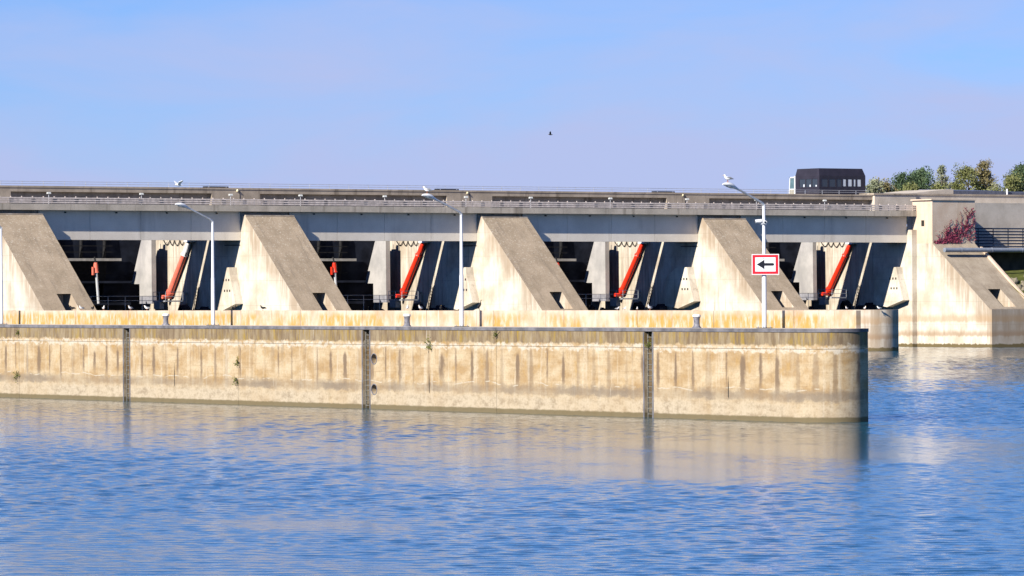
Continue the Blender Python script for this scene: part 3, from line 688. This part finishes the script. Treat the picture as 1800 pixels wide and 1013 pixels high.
# ------------------------------------------------------------------ right abutment
ab = empty('abutment_tower', (371.5, 440, 0), 'pale concrete abutment tower with sloping buttress at the right end of the bridge', 'abutment')
YT = 445.8; TX0, TX1 = 368.0, 374.75
bracket(367.25, ab)
MB().prism_x([(480,-3),(480,14.3),(448.8,14.3),(448.8,-3)], 367.25, 368.0-.002).build('pilaster', M['pier'], ab)
MB().box((TX0,YT,12.6),(TX1,449.6,17.9)).build('tower_block', M['tower'], ab)
MB().box((TX0-.25,YT-.12,17.88),(TX1+.1,449.7,18.02)).build('coping', M['tower'], ab)
bx((TX0-.06,447.35,14.75),(TX0+.01,447.85,15.45)).build('wall_lamp', M['hole'], ab)
asl = lambda z: 445.8-(12.6-z)*(445.8-435.1)/(12.6-4.62)
b = MB(); zt, zb = 12.598, 4.62
prof = [(480,-3),(480,zt),(YT,zt),(asl(zb),zb),(asl(zb),-3)]; n = 5
vs = [(TX0,y,z) for y,z in prof]+[(TX1,y,z) for y,z in prof]
b.add(vs, [list(range(n)), list(range(2*n-1,n-1,-1))]+[(i,i+n,(i+1)%n+n,(i+1)%n) for i in range(n) if i != 2])
na, nb, nz1, nz0 = 370.4, 372.4, 7.0, 4.85; zs = [zt,nz1,nz0,zb]; xs_ = [TX0,na,nb,TX1]
b.add([(x,asl(z),z) for z in zs for x in xs_], [(r*4+c,(r+1)*4+c,(r+1)*4+c+1,r*4+c+1) for r in range(3) for c in range(3) if (r,c) != (1,1)], 1)
yk = asl(nz1)+1.7
b.add([(na,asl(nz1),nz1),(nb,asl(nz1),nz1),(nb,yk,nz1),(na,yk,nz1),(na,yk,nz0),(nb,yk,nz0),(na,asl(nz0),nz0),(nb,asl(nz0),nz0)], [(0,1,2,3),(3,2,5,4),(4,5,7,6),(0,3,4,6),(1,7,5,2)], 0)
b.build('buttress', [M['pier'], M['slope2']], ab)
MB().prism_x([(asl(11.9),11.9),(asl(zb),zb),(asl(zb),zb+.3),(asl(11.9),12.2)], TX1+.002, TX1+.35).build('kerb', M['tower'], ab)
MB().prism_x([(asl(12.3),12.0),(asl(zb)-.3,zb-.2),(asl(zb)+6,zb-.6),(446,11.0)], TX1+.352, TX1+.9).build('gutter', M['grey_conc'], ab)
MB().box((TX0+.01,435.72,-3),(TX1+30,asl(zb)-.002+.6,4.5)).build('foot_wall', M['pier'], ab) if False else None
MB().prism_z([(TX0,asl(zb)-.002),(TX0,435.0-.3),(TX1+40,435.0-.3),(TX1+40,asl(zb)-.002)], -3, 4.56).build('foot_wall', pier_mat('quay concrete', (.50,.42,.32), (.66,.57,.46)), ab)
# red vine
vn = empty('creeper_vine', (372.2, YT-.1, 12.6), 'red leaved creeper climbing the front of the abutment tower', 'vine')
sm = MB(); lf = MB(); rv = random.Random(3)
for k in range(64):
    x = TX0+.9+rv.random()*(TX1-TX0-1.1); top = 12.7+(x-TX0)*.78; z = rv.uniform(12.5, max(12.8, top-1.0)); pts = [(x,YT-.05,z)]
    hd_ = R(rv.choice((rv.uniform(5,70), rv.uniform(60,140)))); bend = rv.uniform(-.16,.16)
    for s_ in range(rv.randint(5,11)):
        x += .24*math.cos(hd_); z += .24*math.sin(hd_); hd_ += bend+rv.uniform(-.12,.12)
        if x > TX1-.04 or x < TX0+.15 or z > 17.8 or z > 13.3+(x-TX0)*.78: break
        pts.append((x,YT-.05-rv.random()*.06,z))
    if len(pts) > 2: sm.tube(pts, [.036*(1-.6*j/len(pts)) for j in range(len(pts))], 5)
    for (x_,y_,z_) in pts:
        for q in range(rv.choice((1,2)) if x_ > TX0+3.6 else 1):
            c = Vector((x_+rv.gauss(0,.13), y_-.03-rv.random()*.12, z_+rv.gauss(0,.11))); s = rv.uniform(.06,.12)
            if c.x > TX1+.03 or c.x < TX0+.08: continue
            a = Vector((rv.uniform(-1,1),rv.uniform(-.3,.3),rv.uniform(-1,1))).normalized()*s; d_ = a.cross(Vector((rv.uniform(-.5,.5),1,rv.uniform(-.5,.5)))).normalized()*s*.8
            lf.add([c-a,c-d_,c+a,c+d_], [(0,1,2,3)])
for k in range(240):
    f_ = rv.random(); c = Vector((TX0+.15+f_*4.4, YT-.08-rv.random()*.1, 12.62+rv.random()*(.25+f_*1.1))); s = rv.uniform(.06,.13)
    a = Vector((rv.uniform(-1,1),rv.uniform(-.3,.3),rv.uniform(-1,1))).normalized()*s; d_ = a.cross(Vector((0,1,0))).normalized()*s*.8
    lf.add([c-a,c-d_,c+a,c+d_], [(0,1,2,3)])
sm.build('stem', M['vine_stem'], vn); o = lf.build('foliage', M['vine_leaf'], vn); o['kind'] = 'stuff'
# pipe across the buttress
pp = empty('drain_pipe', (368, 444.0, 11.7), 'thick grey pipe running horizontally across the abutment buttress', 'pipe')
m = MB(); m.tube([(367.9,443.4,11.78),(375.4,443.4,11.78)], .28, 16); m.build('pipe_section', M['pipe'], pp)
m = MB(); m.tube([(375.4,443.4,11.78),(384.9,443.4,11.78)], .28, 16); m.build('pipe_section', M['pipe'], pp)
for x in (370.5, 375.4, 380.2, 384.9): m = MB(); m.tube([(x-.05,443.4,11.78),(x+.05,443.4,11.78)], .32, 16); m.build('pipe_collar', M['pipe'], pp)
# building right of the tower
hb = empty('powerhouse', (385, 460, 9), 'low grey concrete powerhouse wall behind the dark railing at far right', 'building')
MB().box((374.0,450.6,8.5),(430,458,17.72)).build('wall', M['grey_conc'], hb)
MB().box((366.9,455.6,16.6),(373.5,458.2,18.72)).build('wall_block', M['grey_conc'], hb)
MB().box((373.502,455.8,17.0),(432,459,18.72)).build('fascia', M['grey_conc'], hb)
MB().box((366.7,455.5,18.722),(373.5,458.4,18.92)).build('coping', M['girder'], hb)
MB().box((373.502,455.7,18.722),(432,459.2,18.92)).build('coping', M['girder'], hb)
MB().prism_y([(374.6,18.5),(382.6,18.5),(382.6,19.62),(381.8,19.62),(374.6,18.98)], 459.3, 468).build('roof', M['grey_conc'], hb)
MB().prism_x([(459.35,18.0),(459.35,19.45),(466,19.75),(472,18.0)], 382.61, 391.2).build('roof', M['slate'], hb)
MB().prism_x([(459.35,18.0),(459.35,19.35),(466,19.6),(472,18.0)], 391.5, 440).build('roof', M['slate'], hb)
m = MB(); m.tube([(391.35,459.2,18.6),(391.35,459.2,19.75)], .12, 8); m.build('vent_pipe', M['white'], hb)
dr = empty('terrace_railing', (380, 447.5, 12), 'dark blue railing with horizontal bars right of the tower', 'railing')
bx((374.8,446.6,11.55),(400,450.58,12.05)).build('terrace_slab', M['grey_conc'], dr)
for k in range(7):
    m = MB(); m.tube([(374.9,446.9,12.25+k*.37),(400,446.9,12.25+k*.37)], .10, 6); m.build('bar', M['blue_rail'], dr)
for x in (376.2,378.6,381,383.4,385.8,388.2): bx((x-.04,446.85,12.05),(x+.04,446.95,14.52)).build('post', M['blue_rail'], dr)
bx((374.76,450.3,4),(400,450.58,11.54)).build('terrace_wall', M['dark_wall'], dr)  # wall in one dark brown colour

# ------------------------------------------------------------------ control cabin with white cab
cb = empty('control_cabin', (370, 468, 18.9), 'dark angular control cabin with a row of windows on top of the weir', 'cabin')
cx0, cx1, cy0, cy1 = 366.42, 373.8, 466.0, 470.9
lo = [(cx0,cy0),(cx1,cy0),(cx1,cy1),(cx0,cy1)]; hi = [(cx0+.12,cy0+.25),(cx1-.32,cy0+.25),(cx1-.32,cy1-.25),(cx0+.12,cy1-.25)]
wz0, wz1 = 19.95, 20.95
MB().loft([[(x,y,18.0) for x,y in lo],[(x,y,wz0) for x,y in lo]], 0, True, False).build('wall', M['cabin'], cb)
MB().loft([[(x,y,wz1) for x,y in lo],[(x,y,21.35) for x,y in lo],[(x,y,22.27) for x,y in hi]], 0, True, False).build('roof', M['cabin'], cb)
def mull(x0,y0,x1,y1): return MB().box((min(x0,x1),min(y0,y1),wz0),(max(x0,x1),max(y0,y1),wz1)).build('mullion', M['cabin'], cb)
d_ = .14
fxs = [0,.9,1.15,2.35,2.55,3.85,4.05,4.65,5.1,5.5,6.0,6.35,6.6]
ed = [(0,.35),(1.35,1.55),(2.6,2.8),(3.55,3.75),(4.35,4.55),(5.3,5.45),(5.9,6.05),(6.75,7.38)]
for a,b_ in ed: mull(cx0+a, cy0, cx0+b_, cy0+d_)
for j in range(len(ed)-1):
    a, b_ = cx0+ed[j][1], cx0+ed[j+1][0]; p = bx((a,cy0+.05,wz0),(b_,cy0+.07,wz1)).build('window_pane', M['glass'], cb)
    if j in (3,4,5,6): bx((a+.05,cy0+.03,wz0+.08),(b_-.12,cy0+.045,wz1-.06)).build('curtain', M['curtain'], p)
el = [(0.14,.42),(1.5,1.65),(2.75,2.9),(4.1,4.9)]
for a,b_ in el: mull(cx0, cy0+a, cx0+d_, cy0+b_)
for j in range(3): 
    p = bx((cx0+.05,cy0+el[j][1],wz0),(cx0+.07,cy0+el[j+1][0],wz1)).build('window_pane', M['glass'], cb)
    bx((cx0+.035,cy0+el[j][1]+.15,wz0+.02),(cx0+.048,cy0+el[j][1]+.40,wz0+.22+.06*j)).build('blind', M['curtain'], p)
wc = empty('crane_cab', (366.4, 472, 18.9), 'small white framed cab attached to the left of the dark cabin', 'cab')
q0, q1 = 470.92, 472.45
for prof in ([(q0,18.2),(q0,21.4),(q0+.32,21.4),(q0+.32,18.2)], [(q1-.02,18.2),(q1-.28,21.3),(q1-.4,21.3),(q1-.16,18.2)]):
    MB().prism_x(prof, 366.5, 366.75).build('frame_post', M['white'], wc)
MB().box((366.5,q0+.33,21.15),(368.2,q1-.29,21.3)).build('roof', M['white'], wc)
MB().box((366.52,q0+.33,18.2),(366.7,q1-.2,19.75)).build('lower_panel', plain('cab panel', (.45,.42,.33), .6), wc)
MB().box((366.56,q0+.33,19.752),(366.6,q1-.3,21.14)).build('window_pane', plain('cab glass', (.10,.17,.19), .1), wc)
MB().box((366.49,q0+.33,19.66),(366.515,q1-.2,19.80)).build('sill', M['white'], wc)
MB().box((368.0,q0,18.2),(368.2,q1-.1,21.1)).build('back_wall', M['white'], wc)

# ------------------------------------------------------------------ trees behind
def ray_xy(px, dist): return FW*dist + RT*((px-900)/8300.*dist)
def tree(px, dist, top_py, w_px, leafk, label, shape=1.0, dens=1.0, base=5.0, seed=0):
    rt_ = random.Random(seed); p = ray_xy(px, dist); ht = EYE + (519.9-.0046*(px-900)-top_py)/8300.*dist
    cw_ = w_px*1.75/8300.*dist/2
    e = empty('broadleaf_tree' , (p.x,p.y,base), label, 'tree', 'trees beyond the weir')
    t = MB(); t.tube([(p.x,p.y,base-1),(p.x+.1,p.y,base+(ht-base)*.4),(p.x+rt_.uniform(-.4,.4),p.y,base+(ht-base)*.9)], [.3,.2,.05], 8)
    limbs = []
    for k in range(16):
        z0 = base+(ht-base)*rt_.uniform(.3,.8); a = rt_.uniform(0,6.28); r_ = cw_*rt_.uniform(.45,.85)*(1 if z0 < base+(ht-base)*.6 else .6)
        q = Vector((p.x+math.cos(a)*r_, p.y+math.sin(a)*r_, min(ht-.4, z0+rt_.uniform(.8,2.6)*shape))); limbs.append(q)
        t.tube([(p.x,p.y,z0),((p.x+q.x)/2,(p.y+q.y)/2,z0+(q.z-z0)*.4),q], [.1,.06,.02], 5)
    t.build('trunk', M['bark'], e)
    lf = MB(); clumps = [(q, rt_.uniform(.5,1.0)*min(1.6,cw_*.42)) for q in limbs]
    for k in range(int(44*shape)):
        f_ = rt_.random(); z = base+(ht-base)*(.30+.68*f_); rad = cw_*(1-f_**3.2)*.95+.15
        a = rt_.uniform(0,6.28); rr_ = rad*math.sqrt(rt_.random()); clumps.append((Vector((p.x+math.cos(a)*rr_, p.y+math.sin(a)*rr_, z-.3)), rt_.uniform(.35,.85)*min(1.5,cw_*.4)))
    clumps.append((Vector((p.x,p.y,ht-.5)), .4))
    for c, r_ in clumps:
        for k in range(int(150*dens*(.4+r_))):
            v = Vector((rt_.gauss(0,1),rt_.gauss(0,1),rt_.gauss(0,.8))); v = v.normalized()*r_*rt_.random()**.6*1.15
            q = c+v; s = rt_.uniform(.07,.16)
            a = Vector((rt_.uniform(-1,1),rt_.uniform(-1,1),rt_.uniform(-1,1))).normalized()*s; b_ = a.cross(Vector((rt_.uniform(-1,1),rt_.uniform(-1,1),rt_.uniform(-1,1)))).normalized()*s*.7
            lf.add([q-a,q-b_,q+a,q+b_], [(0,1,2,3)])
    lf.build('crown', LEAF[leafk], e)
T = [(1538,640,312,34,'pale','small pale leafed tree just right of the dark cabin',.8,.55),
     (1560,650,318,44,'rust','low rusty brown bush tree left of the green trees',.7,.8),
     (1588,655,302,46,'dark','dark green tree left of the tallest green one',1,1.1),
     (1622,660,293,62,'green','broad green tree, largest of the left clump',1,1.2),
     (1602,648,322,40,'olive','low olive shrub tree under the green clump',.6,.9),
     (1657,665,288,26,'pale','slim pale yellowish tree between the two clumps',1.3,.5),
     (1648,640,322,40,'olive','low olive bush tree right of the broad green one',.6,.9),
     (1680,660,318,36,'olive','short olive tree at the foot of the yellowing pair',.7,1),
     (1702,668,292,54,'olive','yellow green tree, left of the yellowing pair',1,1.1),
     (1728,670,283,38,'rust','tall yellowing tree with the highest tip',1.3,.9),
     (1750,650,320,32,'pale','sparse pale bush right of the tallest tree',.7,.5),
     (1776,650,308,50,'olive','rounded olive tree near the right edge',.9,1),
     (1797,655,288,44,'dark','dark green tree cut by the right edge',1.1,1.1)]
for k, a in enumerate(T): tree(a[0],a[1],a[2],a[3],a[4],a[5],a[6],a[7],12.0,k+11)

# ------------------------------------------------------------------ plants growing from the wall
def weed(y, z, r_, label, x=X1-.06, seed=0, n=90):
    q = random.Random(seed); e = empty('wall_plant', (x,y,z), label, 'plant', 'weeds growing from the wall joints'); s_ = MB(); l_ = MB()
    for k in range(9):
        a = q.uniform(0,6.28); tip = Vector((x-abs(q.gauss(.08,.1)), y+math.cos(a)*r_*q.uniform(.5,1), z+math.sin(a)*r_*q.uniform(.5,1.1)))
        s_.tube([(x+.06,y,z),((x+tip.x)/2-.02,(y+tip.y)/2,(z+tip.z)/2),tip], [.012,.009,.004], 4)
        for j in range(n//9):
            c = Vector((x,y,z)).lerp(tip, q.uniform(.3,1.05))+Vector((q.gauss(0,.04),q.gauss(0,.05),q.gauss(0,.05))); s = q.uniform(.025,.06)
            a_ = Vector((q.uniform(-1,1),q.uniform(-1,1),q.uniform(-1,1))).normalized()*s; b_ = a_.cross(Vector((1,q.uniform(-.6,.6),q.uniform(-.6,.6)))).normalized()*s*.6
            l_.add([c-a_,c-b_,c+a_,c+b_], [(0,1,2,3)])
    s_.build('stem', M['bark'], e); l_.build('foliage', leaf('weed leaves', (.08,.10,.01), (.17,.18,.02)), e)
weed(271.1,1.42,.42,'bushy weed low in the leftmost wall joint',seed=1)
weed(270.9,4.25,.22,'small weed at the top of the leftmost wall joint',seed=2,n=60)
weed(243.4,2.55,.3,'weed halfway up the wall joint below the leftmost full lamp',seed=3,n=70)
weed(243.5,1.5,.32,'weed low in the wall joint below the leftmost full lamp',seed=4,n=70)
weed(222.5,3.72,.42,'leafy weed hanging just below the lime line under the middle lamp',seed=5)
weed(215.8,4.35,.26,'small drooping weed right under the coping, right of the middle lamp',seed=6,n=60)
weed(201.6,3.75,.36,'weed growing inside the rightmost ladder recess',x=X1+.1,seed=7,n=80)

# ------------------------------------------------------------------ birds
def gull(pos, yaw, label, s=1.0, dark=False, tall=False):
    nm = 'cormorant' if dark else 'gull'
    e = empty(nm, pos, label, nm, 'birds resting on the weir'); Mx = Matrix.Translation(pos) @ Matrix.Rotation(yaw, 4, 'Z') @ Matrix.Scale(s, 4)
    body = M['cormorant'] if dark else M['gull']
    if tall:   # upright cormorant with S neck
        path = [((-.16,0,.10),.02,.02,(.3,0,1)),((-.10,0,.20),.07,.06,(.4,0,1)),((-.03,0,.33),.10,.09,(.4,0,1)),((.04,0,.46),.085,.08,(.4,0,1)),((.08,0,.56),.05,.05,(.2,0,1)),((.09,0,.66),.035,.035,(0,0,1)),((.11,0,.73),.04,.04,(.6,0,1)),((.17,0,.755),.025,.025,(1,0,.1))]
        beak = [(.17,0,.755),(.27,0,.76)]; wing = [(-.20,.09,.12),(.03,.11,.42)]; legs = [(-.02,.05),(-.02,-.05)]; lz = .2
    else:
        path = [((-.27,0,.16),.02,.012,(1,0,.1)),((-.18,0,.18),.06,.045,(1,0,.2)),((-.06,0,.19),.095,.085,(1,0,.2)),((.06,0,.21),.095,.09,(1,0,.4)),((.12,0,.26),.065,.065,(.6,0,1)),((.145,0,.32),.05,.05,(.4,0,1)),((.17,0,.36),.052,.05,(1,0,.6)),((.215,0,.365),.025,.025,(1,0,0))]
        beak = [(.21,0,.362),(.275,0,.35)]; wing = [(-.31,.05,.17),(.08,.09,.23)]; legs = [(.0,.04),(.0,-.04)]; lz = .13
    MB().ell(path, 10).xf(Mx).build('body', body, e)
    m = MB(); m.tube(beak, [.016,.006], 6); m.xf(Mx).build('beak', M['beak'], e)
    for sgn in (1,-1):
        a, b = wing; MB().ell([((a[0],a[1]*sgn*.6,a[2]),.012,.012,(1,0,.15)),(((a[0]+b[0])/2,((a[1]+b[1])/2)*sgn,(a[2]+b[2])/2+.02),.03,.06,(1,0,.15)),((b[0],b[1]*sgn*.8,b[2]),.02,.03,(1,0,.15))], 8).xf(Mx).build('wing', M['cormorant'] if dark else M['gull_grey'], e)
    for lx, ly in legs:
        m = MB(); m.tube([(lx,ly,lz),(lx,ly,0)], .012, 5); m.box((lx-.02,ly-.025,0),(lx+.07,ly+.025,.012)); m.xf(Mx).build('leg', M['cormorant'] if dark else M['leg'], e)
    return e
def flier(pos, yaw, label, nm, dark, s=1.0, up=.35):
    e = empty(nm, pos, label, nm, 'birds in flight'); Mx = Matrix.Translation(pos) @ Matrix.Rotation(yaw, 4, 'Z') @ Matrix.Scale(s, 4); body = M['cormorant'] if dark else M['gull']
    MB().ell([((-.28,0,0),.05,.01,(1,0,0)),((-.15,0,0),.05,.04,(1,0,0)),((0,0,0),.08,.07,(1,0,0)),((.12,0,.02),.06,.06,(1,0,.2)),((.2,0,.04),.045,.045,(1,0,0)),((.25,0,.04),.02,.02,(1,0,0))], 10).xf(Mx).build('body', body, e)
    m = MB(); m.tube([(.24,0,.04),(.31,0,.03)], [.015,.005], 6); m.xf(Mx).build('beak', M['beak'], e)
    for sgn in (1,-1):
        P = [((.10,.05*sgn,.03),(-.10,.05*sgn,.02)),((.14,.3*sgn,.03+up*.55),(-.06,.3*sgn,up*.5)),((.04,.62*sgn,up*.9),(-.05,.6*sgn,up*.85))]
        vs = []
        for a, b in P: vs += [Vector(a)+Vector((0,0,.012)), Vector(b), Vector(a)-Vector((0,0,.012))]
        MB().loft([vs[i*3:i*3+3] for i in range(3)], 0, True, False).xf(Mx).build('wing', M['cormorant'] if dark else M['gull'], e)
def onX_y(px, X):                                    # distance up the wall for a column of the view
    r = FW + RT*((px-900)/8300.); return X*r.y/r.x
PT = 5.64
LY = math.atan2(-RT.y, -RT.x)                         # facing left
gull((X1+1.6-2.32, 193.62, 12.24), LY+.3, 'gull standing on the lamp head above the arrow sign', 1.0)
gull((X1+1.6-2.3, 221.68, 12.24), LY+.1, 'gull perched on the head of the middle lamp', 1.0)
pr = [(843,'cormorant','black cormorant standing upright on the parapet right of the middle lamp',1),(462,'cormorant','black bird crouching on the parapet in front of the second pier',0),
      (412,'cormorant','black bird on the parapet just right of the leftmost full lamp',0),(127,'cormorant','dark bird on the parapet below the niche of the far left pier',0),(163,'cormorant','dark bird at the foot of the far left pier slope, right of the white gull',0),
      (143,'gull','white gull standing alone on the parapet in front of the far left pier',0),(182,'gull','gull on the parapet just right of the far left pier',0),(229,'gull','white gull on the parapet in the middle of the first bay',0),
      (716,'gull','white gull on the parapet directly above the middle bollard',0),(739,'gull','gull on the parapet right of the middle bollard',0),(775,'cormorant','dark bird on the parapet left of the middle lamp',0)]
for k, (px, kind, lb, tall) in enumerate(pr):
    x = PX+.15; gull((x, onX_y(px, x), PT), (LY if k % 2 else LY+2.6)+.9*math.sin(k*3), lb, .78 if tall else .78, kind == 'cormorant', bool(tall))
# smaller ones on the low foot of the fourth pier
for k, (px, lb) in enumerate(((1545,'white gull at the right end of the rounded pier foot'),(1488,'gull on the pier foot at the left of the last opening'),(1520,'gull on the pier foot between the two others'))):
    x = 337.0; gull((x, onX_y(px, x), 4.66), LY+k, lb, 1.1)
for k, (px, lb) in enumerate(((258,'white gull on the parapet just below the fin wall of the first bay'),(1142,'largest white gull of the row on the parapet of the third bay'),(1120,'small gull on the parapet of the third bay, next left of the largest gull'),(1098,'small gull on the parapet of the third bay, second from the left of its row'),(1085,'small gull on the parapet of the third bay, leftmost of its row'))):
    x = PX+.15; gull((x, onX_y(px, x), PT), LY+.8*k, lb, .8 if k < 2 else .5)
r = FW+RT*((969-900)/8300.); d = 330.; flier((r.x*d, r.y*d, EYE+(519.6-237)/8300.*d), LY, 'dark bird flying in the sky above the weir', 'flying_bird', True, .6, .4)
r = FW+RT*((315-900)/8300.); d = 280.; flier((r.x*d, r.y*d, EYE+(522.5-326)/8300.*d), LY+.5, 'white gull flying low over the upper girder at left', 'flying_gull', False, .95, .32)
